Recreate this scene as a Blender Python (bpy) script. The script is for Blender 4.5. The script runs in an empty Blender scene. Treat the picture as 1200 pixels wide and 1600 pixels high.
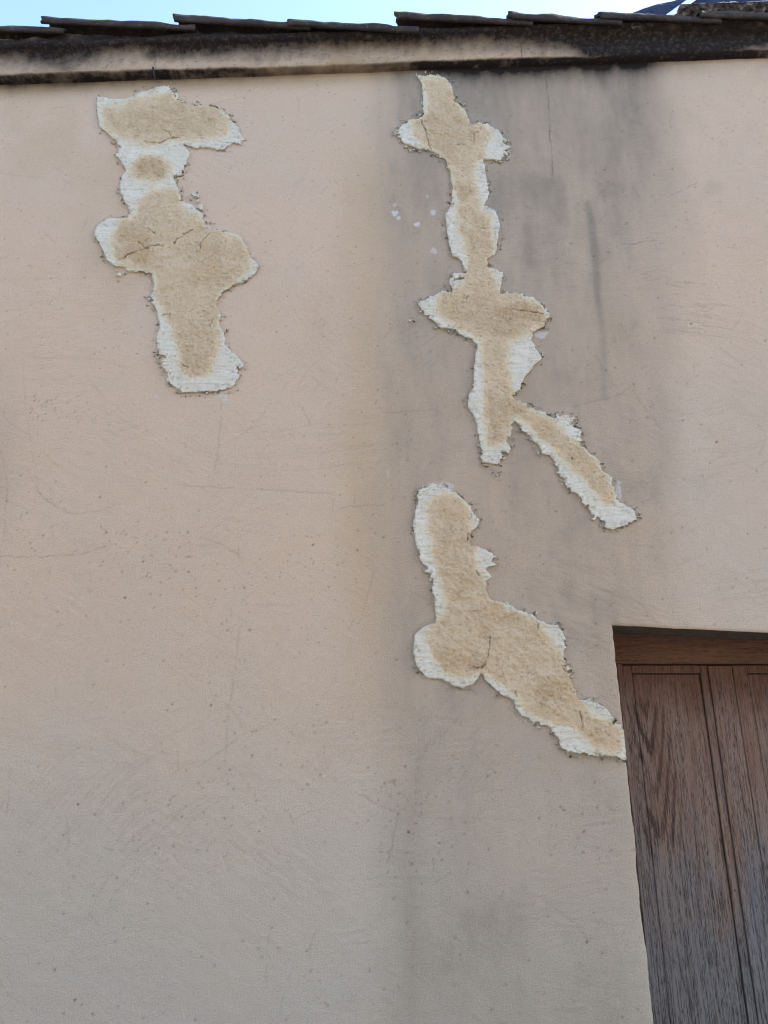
import bpy, math
import numpy as np
from mathutils import Vector

# ------------------------------------------------------------------ camera, sky, sun
S = bpy.context.scene
D, CZ, PITCH = 2.8, 1.6, math.radians(20)
cd = bpy.data.cameras.new("camera"); cam = bpy.data.objects.new("camera", cd); S.collection.objects.link(cam)
cd.sensor_fit = 'VERTICAL'; cd.sensor_height = 32; cd.lens = 24
cd.clip_start = 0.05; cd.clip_end = 500
cam.location = (0, -D, CZ); cam.rotation_euler = (math.pi/2 + PITCH, 0, 0)
S.camera = cam
SUN_EL, SUN_AZ = math.radians(36), math.radians(77)       # azimuth from +Y towards +X: the sun stands behind the wall
w = bpy.data.worlds.new("World"); S.world = w; w.use_nodes = True
nt = w.node_tree; nt.nodes.clear()
sky = nt.nodes.new('ShaderNodeTexSky'); sky.sky_type = 'NISHITA'; sky.sun_disc = False
sky.sun_elevation = SUN_EL; sky.sun_rotation = SUN_AZ
sky.air_density = 1.0; sky.dust_density = 0.9; sky.ozone_density = 1.0
bg = nt.nodes.new('ShaderNodeBackground'); bg.inputs[1].default_value = 0.14
wo = nt.nodes.new('ShaderNodeOutputWorld')
nt.links.new(sky.outputs[0], bg.inputs[0]); nt.links.new(bg.outputs[0], wo.inputs[0])
ld = bpy.data.lights.new("sun", 'SUN'); ld.energy = 5.0; ld.angle = math.radians(0.5); ld.color = (1, .95, .87)
sun = bpy.data.objects.new("sun", ld); S.collection.objects.link(sun)
sd = Vector((math.sin(SUN_AZ)*math.cos(SUN_EL), math.cos(SUN_AZ)*math.cos(SUN_EL), math.sin(SUN_EL)))
sun.rotation_euler = sd.to_track_quat('Z', 'Y').to_euler(); sun.location = (3, 6, 9)
S.view_settings.view_transform = 'Standard'; S.view_settings.look = 'None'
S.render.engine = 'CYCLES'; S.cycles.use_denoising = True; S.cycles.denoising_prefilter = 'ACCURATE'; S.cycles.max_bounces = 5; S.cycles.filter_width = 1.2
S.view_settings.gamma = 1; S.view_settings.exposure = 2.22

# ------------------------------------------------------------------ photograph pixel <-> place
cp, sp = math.cos(PITCH), math.sin(PITCH)
def ray(u, v, y=0.0):
    a = (np.asarray(u, float)-600)/1200; b = (800-np.asarray(v, float))/1200
    dy = cp - b*sp; dz = sp + b*cp; t = (y + D)/dy
    return a*t, CZ + dz*t
def proj(x, y, z):
    yy = y + D; zz = z - CZ
    f = yy*cp + zz*sp; up = -yy*sp + zz*cp
    f = np.maximum(f, .05)
    return 600 + 1200*x/f, 800 - 1200*up/f

# ------------------------------------------------------------------ noise in numpy
TAB = np.random.RandomState(7).rand(256, 256)
def vn(x, y, seed=0):
    x = x + seed*17.31; y = y + seed*9.73
    xi = np.floor(x).astype(np.int64); yi = np.floor(y).astype(np.int64)
    fx = x-xi; fy = y-yi; fx = fx*fx*(3-2*fx); fy = fy*fy*(3-2*fy)
    a = TAB[xi & 255, yi & 255]; b = TAB[(xi+1) & 255, yi & 255]
    c = TAB[xi & 255, (yi+1) & 255]; d = TAB[(xi+1) & 255, (yi+1) & 255]
    return (a*(1-fx)+b*fx)*(1-fy) + (c*(1-fx)+d*fx)*fy
def fbm(x, y, sx, sy=None, seed=0, o=4):
    sy = sy or sx; s = 0; n = 0; k = 1.0
    for i in range(o):
        s = s + k*(vn(x/sx*2**i, y/sy*2**i, seed+i*3)*2-1); n += k; k *= .55
    return s/n*1.6
def sm(a, b, x): t = np.clip((x-a)/(b-a), 0, 1); return t*t*(3-2*t)

# ------------------------------------------------------------------ mesh helpers
def mesh_obj(name, V, F, mat, parent=None, attrs=None, smooth=True):
    me = bpy.data.meshes.new(name)
    V = np.asarray(V, np.float32)
    if isinstance(F, np.ndarray):
        n = F.shape[0]; k = F.shape[1]
        me.vertices.add(len(V)); me.vertices.foreach_set('co', V.ravel())
        me.loops.add(n*k); me.loops.foreach_set('vertex_index', F.astype(np.int32).ravel())
        me.polygons.add(n); me.polygons.foreach_set('loop_start', np.arange(0, n*k, k, dtype=np.int32))
        me.update(calc_edges=True)
    else:
        me.from_pydata([tuple(v) for v in V], [], F)
    for kname, arr in (attrs or {}).items():
        at = me.attributes.new(kname, 'FLOAT', 'POINT')
        at.data.foreach_set('value', np.asarray(arr, np.float32).ravel())
    me.polygons.foreach_set('use_smooth', np.full(len(me.polygons), smooth))
    me.materials.append(mat); me.update()
    o = bpy.data.objects.new(name, me); S.collection.objects.link(o)
    if parent: o.parent = parent
    return o
def grid_faces(nr, nc, keep=None):
    i = np.arange(nr-1)[:, None]*nc + np.arange(nc-1)[None, :]
    F = np.stack([i, i+1, i+nc+1, i+nc], -1)
    if keep is not None: F = F[keep]
    return F.reshape(-1, 4)
def compact(V, F, attrs):
    used = np.unique(F); m = np.full(len(V), -1); m[used] = np.arange(len(used))
    return V[used], m[F], {k: a.ravel()[used] for k, a in attrs.items()}
def joined(parts):
    Vs = []; Fs = []; At = {}; off = 0
    for V, F, A in parts:
        Vs.append(V); Fs.append(F+off); off += len(V)
        for k in A: At.setdefault(k, []).append(np.asarray(A[k]).ravel())
    return np.concatenate(Vs), np.concatenate(Fs), {k: np.concatenate(a) for k, a in At.items()}
def boxv(x0, x1, y0, y1, z0, z1, nx=1, nz=1, bev=0.002):
    # a box with chamfered edges, as (V, F) quads/polys for from_pydata
    import bmesh
    bm = bmesh.new(); bmesh.ops.create_cube(bm, size=1)
    for v in bm.verts:
        v.co = Vector((x0+(v.co.x+.5)*(x1-x0), y0+(v.co.y+.5)*(y1-y0), z0+(v.co.z+.5)*(z1-z0)))
    if bev: bmesh.ops.bevel(bm, geom=bm.edges[:], offset=bev, segments=2, affect='EDGES', profile=.6)
    return bm
def bm_obj(name, bm, mat, parent=None, smooth=False):
    me = bpy.data.meshes.new(name); bm.to_mesh(me); bm.free(); me.materials.append(mat)
    for p in me.polygons: p.use_smooth = smooth
    o = bpy.data.objects.new(name, me); S.collection.objects.link(o)
    if parent: o.parent = parent
    return o
def merge_bm(bms):
    import bmesh
    out = bmesh.new()
    for b in bms:
        me = bpy.data.meshes.new("tmp"); b.to_mesh(me); b.free(); out.from_mesh(me); bpy.data.meshes.remove(me)
    return out

# ------------------------------------------------------------------ shader expression helper
class E:
    nt = None
    def __init__(s, sock): s.s = sock
    def __add__(a, b): return mth('ADD', a, b)
    def __radd__(a, b): return mth('ADD', b, a)
    def __sub__(a, b): return mth('SUBTRACT', a, b)
    def __rsub__(a, b): return mth('SUBTRACT', b, a)
    def __mul__(a, b): return mth('MULTIPLY', a, b)
    def __rmul__(a, b): return mth('MULTIPLY', b, a)
def put(inp, v):
    if isinstance(v, E): E.nt.links.new(v.s, inp)
    else: inp.default_value = v
def mth(op, *a, clamp=False):
    n = E.nt.nodes.new('ShaderNodeMath'); n.operation = op; n.use_clamp = clamp
    for i, v in enumerate(a): put(n.inputs[i], v)
    return E(n.outputs[0])
def ss(a, b, x):
    n = E.nt.nodes.new('ShaderNodeMapRange'); n.interpolation_type = 'SMOOTHSTEP'
    put(n.inputs[0], x); n.inputs[1].default_value = a; n.inputs[2].default_value = b
    return E(n.outputs[0])
def mix(f, a, b, mode='MIX'):
    n = E.nt.nodes.new('ShaderNodeMix'); n.data_type = 'RGBA'; n.blend_type = mode
    put(n.inputs[0], f)
    for i, v in ((6, a), (7, b)):
        put(n.inputs[i], v if isinstance(v, E) else (*v, 1))
    return E(n.outputs[2])
def attr(name):
    n = E.nt.nodes.new('ShaderNodeAttribute'); n.attribute_name = name; return E(n.outputs['Fac'])
def coord():
    n = E.nt.nodes.new('ShaderNodeTexCoord'); return E(n.outputs['Object'])
def scaled(c, s, rot=(0, 0, 0), loc=(0, 0, 0)):
    n = E.nt.nodes.new('ShaderNodeMapping'); put(n.inputs[0], c); n.inputs[3].default_value = s
    n.inputs[2].default_value = rot; n.inputs[1].default_value = loc
    return E(n.outputs[0])
def noise(c, scale, detail=4, rough=.6, dist=0):
    n = E.nt.nodes.new('ShaderNodeTexNoise'); put(n.inputs['Vector'], c); n.inputs['Scale'].default_value = scale
    n.inputs['Detail'].default_value = detail; n.inputs['Roughness'].default_value = rough
    n.inputs['Distortion'].default_value = dist
    return E(n.outputs['Fac'])
def voro(c, scale, feat='F1'):
    n = E.nt.nodes.new('ShaderNodeTexVoronoi'); put(n.inputs['Vector'], c); n.inputs['Scale'].default_value = scale
    n.feature = feat
    return E(n.outputs['Distance'])
def sep(c):
    n = E.nt.nodes.new('ShaderNodeSeparateXYZ'); put(n.inputs[0], c); return [E(o) for o in n.outputs]
def bump(h, dist, strength=1.0, normal=None):
    n = E.nt.nodes.new('ShaderNodeBump'); put(n.inputs['Height'], h); n.inputs['Distance'].default_value = dist
    n.inputs['Strength'].default_value = strength
    if normal: put(n.inputs['Normal'], normal)
    return E(n.outputs[0])
def material(name, fn):
    m = bpy.data.materials.new(name); m.use_nodes = True; E.nt = m.node_tree
    p = m.node_tree.nodes['Principled BSDF']
    r = fn()
    put(p.inputs['Base Color'], r['col'] if isinstance(r['col'], E) else (*r['col'], 1))
    put(p.inputs['Roughness'], r.get('rough', .9))
    p.inputs['Specular IOR Level'].default_value = r.get('spec', .3)
    if 'metal' in r: p.inputs['Metallic'].default_value = r['metal']
    if 'nor' in r: put(p.inputs['Normal'], r['nor'])
    return m
def srgb(r, g, b):
    return tuple(((c/255)/12.92 if c/255 <= .04045 else (((c/255)+.055)/1.055)**2.4) for c in (r, g, b))

# ------------------------------------------------------------------ materials
def m_wall():
    c = coord()
    grey, ochre, mould_shade, white, pit, light_fade = (attr(k) for k in ('grey', 'ochre', 'mould_shade', 'white', 'pit', 'light_fade'))
    n1 = noise(c, 1.7, 5, .55); n2 = noise(c, 9, 5, .6); n3 = noise(c, 160, 3, .6); n4 = noise(scaled(c, (1, 1, .35)), 30, 4, .65)
    base = mix(ss(.3, .7, n1), (.675, .512, .382), (.65, .505, .385))
    base = mix(ss(.35, .75, n2)*.18, base, (.70, .56, .46))
    base = mix(ss(.52, .72, noise(scaled(c, (1, 1, 1), loc=(3, 1, 7)), 3.1, 4, .6))*.14, base, (.66, .46, .33))
    base = mix(light_fade, base, (.55, .505, .44))
    base = mix(ochre, base, (.54, .405, .27))
    base = mix(grey*(.72+.5*n4), base, (.30, .257, .205))
    base = mix(ss(.45, .75, n3)*.20, base, (.25, .2, .17)); base = mix(ss(.5, .8, noise(c, 330, 2, .6))*.25, base, (.2, .16, .14))
    base = mix(ss(.66, .74, noise(c, 95, 2, .5))*grey*.30, base, (.5, .43, .35))
    base = mix(mth('MULTIPLY', mould_shade, (.75+.5*noise(c, 40, 4, .7)), clamp=True), base, (.020, .016, .016))
    base = mix(white, base, (.66, .67, .71))
    base = mix(pit, base, (.09, .07, .06))
    vz = ss(.0, .55, voro(scaled(c, (1, 1, 1)), 60))
    h = noise(c, 420, 3, .65)*.45 + noise(scaled(c, (1, 1, 1.0)), 170, 4, .75) + noise(scaled(c, (1, 1, .3), rot=(0, .5, 0)), 120, 4, .7)*.3
    return dict(col=base, rough=.95, spec=.15, nor=bump(h, .009, 1.0))
def m_patch():
    c = coord(); tan, crack_edge_shade, deep = attr('tan'), attr('crack_edge_shade'), attr('deep')
    n = noise(c, 25, 4, .6); g = noise(c, 230, 3, .7)
    tc = mix(ss(.3, .7, n), (.575, .45, .305), (.64, .52, .37))
    tc = mix(ss(.5, .8, noise(c, 7, 3, .5))*.6, tc, (.58, .41, .24))
    tc = mix(ss(.50, .72, g)*.4, tc, (.50, .35, .21))
    tc = mix(deep*ss(.25, .65, noise(c, 110, 4, .75)), tc, (.40, .27, .14))
    tc = mix(deep*ss(.62, .70, noise(c, 190, 2, .6))*.7, tc, (.16, .10, .05))
    wc = mix(ss(.3, .7, noise(c, 14, 4, .6)), (.53, .50, .425), (.60, .575, .515))
    wc = mix(ss(.62, .72, noise(c, 120, 2, .5))*.18, wc, (.42, .36, .27))
    halo = ss(.02, .5, tan)
    col = mix(halo*.55, wc, (.64, .54, .35))
    col = mix(ss(.35, .85, tan), col, tc)
    col = mix(crack_edge_shade, col, (.10, .06, .035))
    h = noise(c, 240, 3, .7)*(.5+tan*.7) + noise(c, 95, 3, .6)*.3
    return dict(col=col, rough=.95, spec=.12, nor=bump(h, .007, 1.0))
def m_mortar():
    c = coord(); l = attr('lump')
    n = noise(c, 18, 5, .7)
    col = mix(ss(.35, .7, n), (.018, .015, .014), (.04, .031, .026))
    col = mix(l*ss(.3, .55, noise(c, 45, 4, .7)), col, (.15, .115, .085))
    return dict(col=col, rough=.98, spec=.1, nor=bump(noise(c, 120, 5, .7), .008))
def m_tile():
    c = coord(); n = noise(c, 14, 5, .65); oi = E.nt.nodes.new('ShaderNodeObjectInfo'); r = E(oi.outputs['Random'])
    col = mix(ss(.35, .75, n), (.024, .021, .022), (.055, .042, .036))
    col = mix(ss(.56, .70, noise(c, 31, 5, .7))*.55, col, (.11, .075, .055))
    col = mix(ss(.62, .68, noise(c, 55, 3, .6))*.5, col, (.17, .15, .11))
    col = mix(r*.25, col, (.05, .03, .022))
    return dict(col=col, rough=.92, spec=.2, nor=bump(noise(c, 110, 5, .7), .005))
def m_wood(hz=False):
    c = coord()
    if hz: c = scaled(c, (1, 1, 1), rot=(0, math.pi/2, 0), loc=(3.1, 0, 0))
    c0 = coord(); x, y, z = sep(c); z0 = sep(c0)[2]
    oi = E.nt.nodes.new('ShaderNodeObjectInfo'); r = E(oi.outputs['Random'])
    cc = scaled(c, (1, 1, .07)); wig = noise(scaled(c, (1, 1, .3)), 5, 3, .5)
    dx = x - .985 + (wig-.5)*.05
    adx = mth('POWER', mth('ABSOLUTE', dx), 1.35)
    f = z*6.5 - adx*75 + (wig-.5)*2.2
    cath = mth('SINE', f*6.2832)*.5 + .5
    cm = (1-ss(.03, .11, mth('ABSOLUTE', dx)))*ss(1.30, 1.5, z)*(1-ss(1.86, 1.96, z))*ss(.28, .5, noise(c, 6, 3, .6))
    rings = mth('SINE', (x*210 + (noise(scaled(c, (1, 1, .12)), 6, 3, .5)-.5)*14))*.5+.5
    fine = noise(cc, 480, 3, .8); mid = noise(scaled(c, (1, 1, .03)), 200, 5, .8)
    g = mid*.6 + fine*.55 - .03
    g = g - ss(.3, 1.0, cath)*cm*.11 + ss(.6, .9, noise(cc, 150, 2, .5))*.15 - ss(.6, .75, noise(scaled(c, (1, 1, .03)), 260, 3, .8))*.25
    g = (g-.5)*2.5 + .46 + ss(.52, .72, noise(scaled(c, (1, 1, .05)), 45, 4, .7))*.22
    wz = z0 + (noise(scaled(c, (1, 1, .22)), 9, 4, .7)-.5)*1.1
    up = ss(1.45, 1.98, wz)
    redn = ss(.45, .68, noise(scaled(c, (1, 1, .15)), 14, 4, .65))
    lo = mix(ss(.30, .72, g), (.020, .020, .024), (.165, .160, .163))
    md = mix(ss(.30, .70, g), (.038, .024, .019), (.205, .142, .112))
    md = mix(redn*.45, md, (.135, .062, .040))
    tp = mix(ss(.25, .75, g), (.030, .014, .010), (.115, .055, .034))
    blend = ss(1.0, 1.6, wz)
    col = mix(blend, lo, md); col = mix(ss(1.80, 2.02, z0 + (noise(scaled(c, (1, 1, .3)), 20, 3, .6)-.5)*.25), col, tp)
    bl = ss(.55, .75, noise(scaled(c, (1, 1, .1), loc=(.4, 0, 0)), 11, 3, .6))*(1-up)
    col = mix(bl*.55, col, (.085, .105, .16))  # bluish weathered streaks, partly sky reflection painted into the wood
    col = mix(ss(.70, .76, noise(scaled(c, (1, 1, .4)), 60, 2, .5))*.7, col, (.015, .012, .012))
    rgh = .80 - 0*g
    return dict(col=col, rough=rgh, spec=.25, nor=bump(fine*.6 + mid + (0-ss(.5, 1, cath)*cm*.12), .0035, .8))
def m_ground():
    c = coord(); n = noise(c, 3, 5, .6)
    col = mix(n, (.13, .125, .12), (.20, .19, .18))
    return dict(col=col, nor=bump(noise(c, 90, 4, .7), .01))
def m_pave():
    c = coord()
    bn = E.nt.nodes.new('ShaderNodeTexBrick'); put(bn.inputs['Vector'], c); bn.inputs['Scale'].default_value = 2.5
    bn.inputs['Color1'].default_value = (.30, .29, .27, 1); bn.inputs['Color2'].default_value = (.24, .235, .22, 1)
    bn.inputs['Mortar'].default_value = (.12, .11, .1, 1); bn.inputs['Mortar Size'].default_value = .008
    return dict(col=mix(ss(.3, .7, noise(c, 12, 4, .6))*.4, E(bn.outputs[0]), (.2, .19, .17)), nor=bump(noise(c, 60, 4, .7), .006))
def m_facade():
    c = coord()
    return dict(col=mix(noise(c, 1.5, 5, .6), (.52, .44, .34), (.60, .51, .41)), nor=bump(noise(c, 60, 4, .7), .008))
def m_tarp():
    c = coord(); n = noise(c, 6, 4, .6)
    return dict(col=mix(n, (.006, .012, .035), (.012, .022, .060)), rough=.75, spec=.15, nor=bump(noise(scaled(c, (1, 2, 1)), 12, 4, .6), .02))
def m_strap():
    c = coord()
    return dict(col=mix(ss(.5, .7, noise(c, 40, 4, .7))*.5, (.74, .77, .84), (.35, .36, .40)), rough=.7, nor=bump(noise(c, 200, 2, .5), .002))
def m_rubble():
    c = coord()
    return dict(col=mix(ss(.35, .7, noise(c, 30, 5, .7)), (.085, .078, .075), (.36, .36, .39)), rough=.95, nor=bump(noise(c, 90, 5, .7), .008))
def m_brick():
    c = coord()
    bn = E.nt.nodes.new('ShaderNodeTexBrick'); put(bn.inputs['Vector'], scaled(c, (1, 1, 1), rot=(math.pi/2, 0, 0)))
    bn.inputs['Scale'].default_value = 4.0
    bn.inputs['Color1'].default_value = (.20, .055, .035, 1); bn.inputs['Color2'].default_value = (.28, .085, .05, 1)
    bn.inputs['Mortar'].default_value = (.28, .25, .22, 1); bn.inputs['Mortar Size'].default_value = .012
    return dict(col=E(bn.outputs[0]), nor=bump(noise(c, 60, 4, .7), .006))
M = {k: material(n, f) for k, n, f in [
    ('wall', 'salmon_render', m_wall), ('patch', 'repair_plaster', m_patch), ('mortar', 'mouldy_mortar', m_mortar),
    ('tile', 'blackened_clay', m_tile), ('wood', 'weathered_wood', m_wood), ('woodh', 'sheltered_wood', lambda: m_wood(True)), ('ground', 'asphalt', m_ground),
    ('pave', 'paving', m_pave), ('facade', 'ochre_render', m_facade), ('tarp', 'navy_sheet', m_tarp),
    ('strap', 'white_strap', m_strap), ('rubble', 'grey_mortar', m_rubble), ('brick', 'red_brick', m_brick),
    ('iron', 'rusty_iron', lambda: dict(col=(.02, .016, .014), rough=.8)),
    ('cream', 'cream_render', lambda: dict(col=(.62, .55, .44), rough=.9)),
    ('glass', 'window_glass', lambda: dict(col=(.02, .025, .03), rough=.08, spec=.6)),
    ('shutter', 'green_paint', lambda: dict(col=(.05, .10, .07), rough=.6))]}

# ------------------------------------------------------------------ things
def tag(o, label, cat, group=None):
    o['label'] = label; o['category'] = cat
    if group: o['group'] = group
def empty(name, loc):
    o = bpy.data.objects.new(name, None); S.collection.objects.link(o); o.location = loc; return o
def structure(o): o['kind'] = 'structure'; return o

building = bpy.data.objects.new('building', None); S.collection.objects.link(building)
tag(building, 'salmon rendered building with pale plaster repair patches, mouldy cornice and old clay tiled verge', 'building')

# the eaves line, rising to the right: z of the wall/cornice joint as a function of x
_xa, _za = ray(0, 133); _xb, _zb = ray(1200, 92)
SL = float((_zb-_za)/(_xb-_xa))
def zc(x): return float(_za) + SL*(x-float(_xa))

XD, ZL = (float(a) for a in ray(957, 977))
_x2, _z2 = ray(1200, 988)
TILT = float((_z2-ZL)/(_x2-XD))

# traced outlines of the three repairs (photograph pixels on the wall)
PA = [(264,135),(280,161),(307,166),(333,167),(352,177),(368,195),(377,211),(383,219),(376,227),(365,225),(347,237),(328,233),(312,230),(308,234),(288,227),(297,241),(293,254),(281,278),(273,277),(280,297),(284,315),(300,320),(317,335),(320,350),(347,363),(376,370),(387,388),(393,404),(405,417),(403,428),(387,440),(360,451),(343,463),(339,479),(347,497),(344,511),(352,524),(352,540),(371,559),(381,572),(367,572),(373,583),(368,607),(352,612),(317,615),(285,616),(269,603),(260,585),(253,567),(259,560),(248,557),(245,529),(251,511),(245,489),(236,465),(240,449),(240,432),(227,427),(205,424),(177,417),(165,404),(157,385),(148,369),(152,353),(168,343),(200,342),(203,331),(196,318),(188,302),(188,283),(197,267),(184,246),(188,230),(177,219),(155,198),(152,169),(152,153),(173,155),(197,157),(221,145),(245,139)]
TA = [[(167,177),(200,168),(235,158),(262,156),(290,168),(340,175),(354,190),(350,210),(330,215),(290,214),(250,225),(215,222),(180,208),(168,195)],
      [(222,252),(236,247),(252,248),(261,256),(263,268),(256,278),(240,284),(222,280),(210,274),(213,262)],
      [(240,302),(275,307),(285,330),(310,350),(340,368),(375,382),(387,400),(388,420),(365,438),(340,455),(335,480),(335,560),(325,582),(300,588),(288,575),(280,540),(275,510),(262,490),(253,460),(250,435),(235,425),(190,410),(178,398),(180,372),(195,355),(215,340),(225,318)]]
PB = [(652,122),(672,119),(697,124),(707,137),(710,160),(725,171),(732,187),(736,197),(760,195),(780,207),(786,217),(794,232),(782,252),(756,251),(759,275),(764,305),(757,322),(775,332),(781,350),(779,370),(775,395),(772,400),(761,407),(762,420),(772,420),(784,427),(785,439),(781,460),(807,461),(832,466),(850,480),(856,492),(852,512),(832,522),(831,532),(840,550),(847,560),(837,570),(825,585),(817,597),(812,607),(802,619),(815,630),(840,642),(865,652),(877,650),(899,652),(891,663),(906,670),(909,690),(900,689),(912,703),(934,719),(942,738),(954,745),(957,759),(965,782),(979,791),(991,798),(998,813),(956,831),(945,825),(942,815),(927,809),(923,794),(908,785),(905,776),(884,763),(884,753),(873,746),(870,731),(860,714),(847,710),(839,696),(821,677),(808,661),(804,657),(800,665),(799,682),(792,690),(799,697),(785,710),(782,720),(779,729),(751,724),(752,707),(747,680),(742,655),(731,637),(731,620),(739,607),(740,580),(742,560),(745,540),(735,531),(717,524),(714,516),(685,512),(675,502),(652,476),(670,465),(687,460),(707,457),(701,445),(710,439),(729,437),(707,434),(707,429),(729,427),(722,415),(722,409),(707,402),(701,385),(699,370),(695,337),(705,320),(706,292),(702,270),(695,252),(687,245),(670,236),(650,235),(637,230),(627,220),(620,207),(627,195),(655,185),(662,182),(660,162),(659,137)]
TB = [[(665,130),(690,130),(700,145),(715,170),(728,195),(745,200),(762,212),(752,225),(752,245),(738,262),(738,290),(742,310),(748,335),(762,345),(765,390),(760,405),(760,425),(770,455),(780,465),(810,468),(845,488),(848,500),(835,512),(805,522),(790,530),(788,560),(790,600),(800,622),(830,645),(860,665),(890,690),(920,722),(940,745),(955,775),(950,785),(925,760),(900,730),(870,700),(840,672),(810,650),(797,650),(797,670),(785,690),(768,695),(763,670),(758,640),(763,600),(762,560),(757,530),(740,518),(710,505),(690,490),(688,468),(705,462),(730,455),(732,430),(735,405),(728,390),(720,360),(718,335),(718,310),(712,290),(705,260),(690,240),(665,225),(648,205),(650,195),(672,185),(675,160)]]
PC = [(660,763),(675,757),(690,760),(707,767),(727,783),(740,800),(748,817),(745,827),(733,837),(737,852),(757,860),(777,870),(767,877),(777,883),(760,890),(768,902),(758,910),(760,927),(767,938),(790,943),(813,955),(833,960),(840,970),(870,978),(883,1000),(880,1037),(890,1053),(893,1070),(903,1090),(933,1097),(950,1107),(957,1130),(970,1140),(990,1142),(992,1190),(977,1187),(940,1182),(913,1178),(887,1177),(877,1167),(867,1150),(853,1135),(833,1127),(813,1120),(805,1107),(802,1095),(787,1090),(767,1073),(755,1057),(752,1050),(748,1060),(740,1070),(722,1077),(703,1070),(690,1063),(663,1058),(650,1043),(645,1020),(647,993),(660,980),(678,973),(680,967),(678,940),(675,907),(672,892),(663,887),(653,863),(647,847),(645,823),(650,793),(652,773)]
TC = [[(678,787),(697,777),(713,783),(725,803),(732,837),(738,867),(747,897),(757,920),(767,943),(787,957),(817,965),(843,983),(860,1013),(877,1040),(890,1067),(900,1097),(920,1123),(953,1133),(967,1145),(968,1167),(950,1172),(927,1157),(900,1130),(860,1120),(827,1107),(803,1080),(787,1070),(767,1053),(750,1045),(723,1053),(697,1047),(680,1027),(672,1003),(680,980),(700,963),(703,940),(698,917),(688,883),(680,860),(675,830),(675,803)]]

def sdf(U, Vv, poly):       # positive inside, in pixels of the photograph
    P = np.array(poly, float); Q = np.roll(P, -1, 0)
    d = np.full(U.shape, 1e9); ins = np.zeros(U.shape, bool)
    for (x0, y0), (x1, y1) in zip(P, Q):
        ex, ey = x1-x0, y1-y0; L = ex*ex+ey*ey+1e-9
        t = np.clip(((U-x0)*ex+(Vv-y0)*ey)/L, 0, 1)
        d = np.minimum(d, (U-x0-t*ex)**2+(Vv-y0-t*ey)**2)
        c = (y0 > Vv) != (y1 > Vv)
        with np.errstate(divide='ignore', invalid='ignore'):
            ins ^= c & (U < (x1-x0)*(Vv-y0)/(y1-y0+1e-12)+x0)
    d = np.sqrt(d); return np.where(ins, d, -d)
def polyline_d(U, Vv, pts):
    d = np.full(U.shape, 1e9)
    for (x0, y0), (x1, y1) in zip(pts[:-1], pts[1:]):
        ex, ey = x1-x0, y1-y0; L = ex*ex+ey*ey+1e-9
        t = np.clip(((U-x0)*ex+(Vv-y0)*ey)/L, 0, 1)
        d = np.minimum(d, (U-x0-t*ex)**2+(Vv-y0-t*ey)**2)
    return np.sqrt(d)

# ------------------------------------------------------------------ scratch, pit and trowel relief on the render, as a fine raster in wall metres
RES = .0022; RX0, RX1, RZ0, RZ1 = -2.6, 2.6, .3, 5.6
RW, RH = int((RX1-RX0)/RES), int((RZ1-RZ0)/RES)
REL = np.zeros((RH, RW), np.float32); PIT = np.zeros((RH, RW), np.float32)
rng = np.random.RandomState(11)
def stamp(arr, x, z, val, mode='min'):
    i = ((z-RZ0)/RES).astype(int); j = ((x-RX0)/RES).astype(int)
    ok = (i >= 1) & (i < RH-1) & (j >= 1) & (j < RW-1)
    i, j = i[ok], j[ok]; val = np.broadcast_to(val, ok.shape)[ok]
    (np.minimum if mode == 'min' else np.maximum).at(arr, (i, j), val)
def arc(x, z, ang, L, curv, depth, dark=0.):
    n = max(int(L/RES*1.3), 3); t = np.linspace(0, 1, n); a = ang + curv*(t-.5)
    px = x + np.cumsum(np.cos(a))*L/n; pz = z + np.cumsum(np.sin(a))*L/n
    br = (vn(t*L/.02+rng.rand()*99, np.full(n, rng.rand()*99)) > .33)
    env = np.sin(np.pi*t)**.5*br
    stamp(REL, px, pz, -depth*env)
    if dark: stamp(PIT, px, pz, dark*env, 'max')
for k in range(1500):       # lone scratches
    arc(rng.uniform(-2.5, 2.5), rng.uniform(.4, 5.4), rng.uniform(0, math.pi), rng.exponential(.05)+.015, rng.uniform(-1, 1), rng.uniform(.0003, .0013), .25*(rng.rand() < .35))
def sweep(u, v, ang, W, H, n, curv, depth=.001, dark=.12):
    x, z = (float(a) for a in ray(u, v))
    for k in range(n):
        o = rng.uniform(-.5, .5)*H; q = rng.uniform(-.5, .5)*W*.7
        a = ang + rng.normal(0, .06)
        arc(x-math.sin(ang)*o+math.cos(ang)*q, z+math.cos(ang)*o+math.sin(ang)*q, a, rng.uniform(.2, .7)*W, curv*rng.uniform(.6, 1.3), depth*rng.uniform(.4, 1.4), dark*(rng.rand() < .6))
sweep(1060, 480, -.08, .30, .28, 60, -.25, .0012, .3)
sweep(980, 430, .3, .2, .2, 25, .5)
sweep(110, 1330, .9, .4, .5, 80, -.9); sweep(200, 1290, .6, .4, .3, 60, -.8); sweep(330, 890, .7, .3, .35, 40, .6, .0007, .08)
sweep(880, 920, -.4, .5, .25, 70, .4); sweep(860, 980, -.2, .4, .2, 40, .3); sweep(480, 470, -.9, .3, .2, 50, .3, .001, .1)
sweep(640, 545, .7, .25, .25, 50, .3); sweep(120, 640, .1, .4, .4, 40, 1.2); sweep(430, 700, .1, .6, .2, 50, .3)
sweep(1080, 690, .2, .4, .4, 60, .6); sweep(1130, 930, .1, .5, .2, 50, .4); sweep(700, 1190, .8, .3, .4, 60, .2)
for k in range(60):
    sweep(rng.uniform(0, 1200), rng.uniform(150, 1600), rng.uniform(-.8, 1.2), .35, .25, 22, rng.uniform(-1, 1), .0008, .08)
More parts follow.
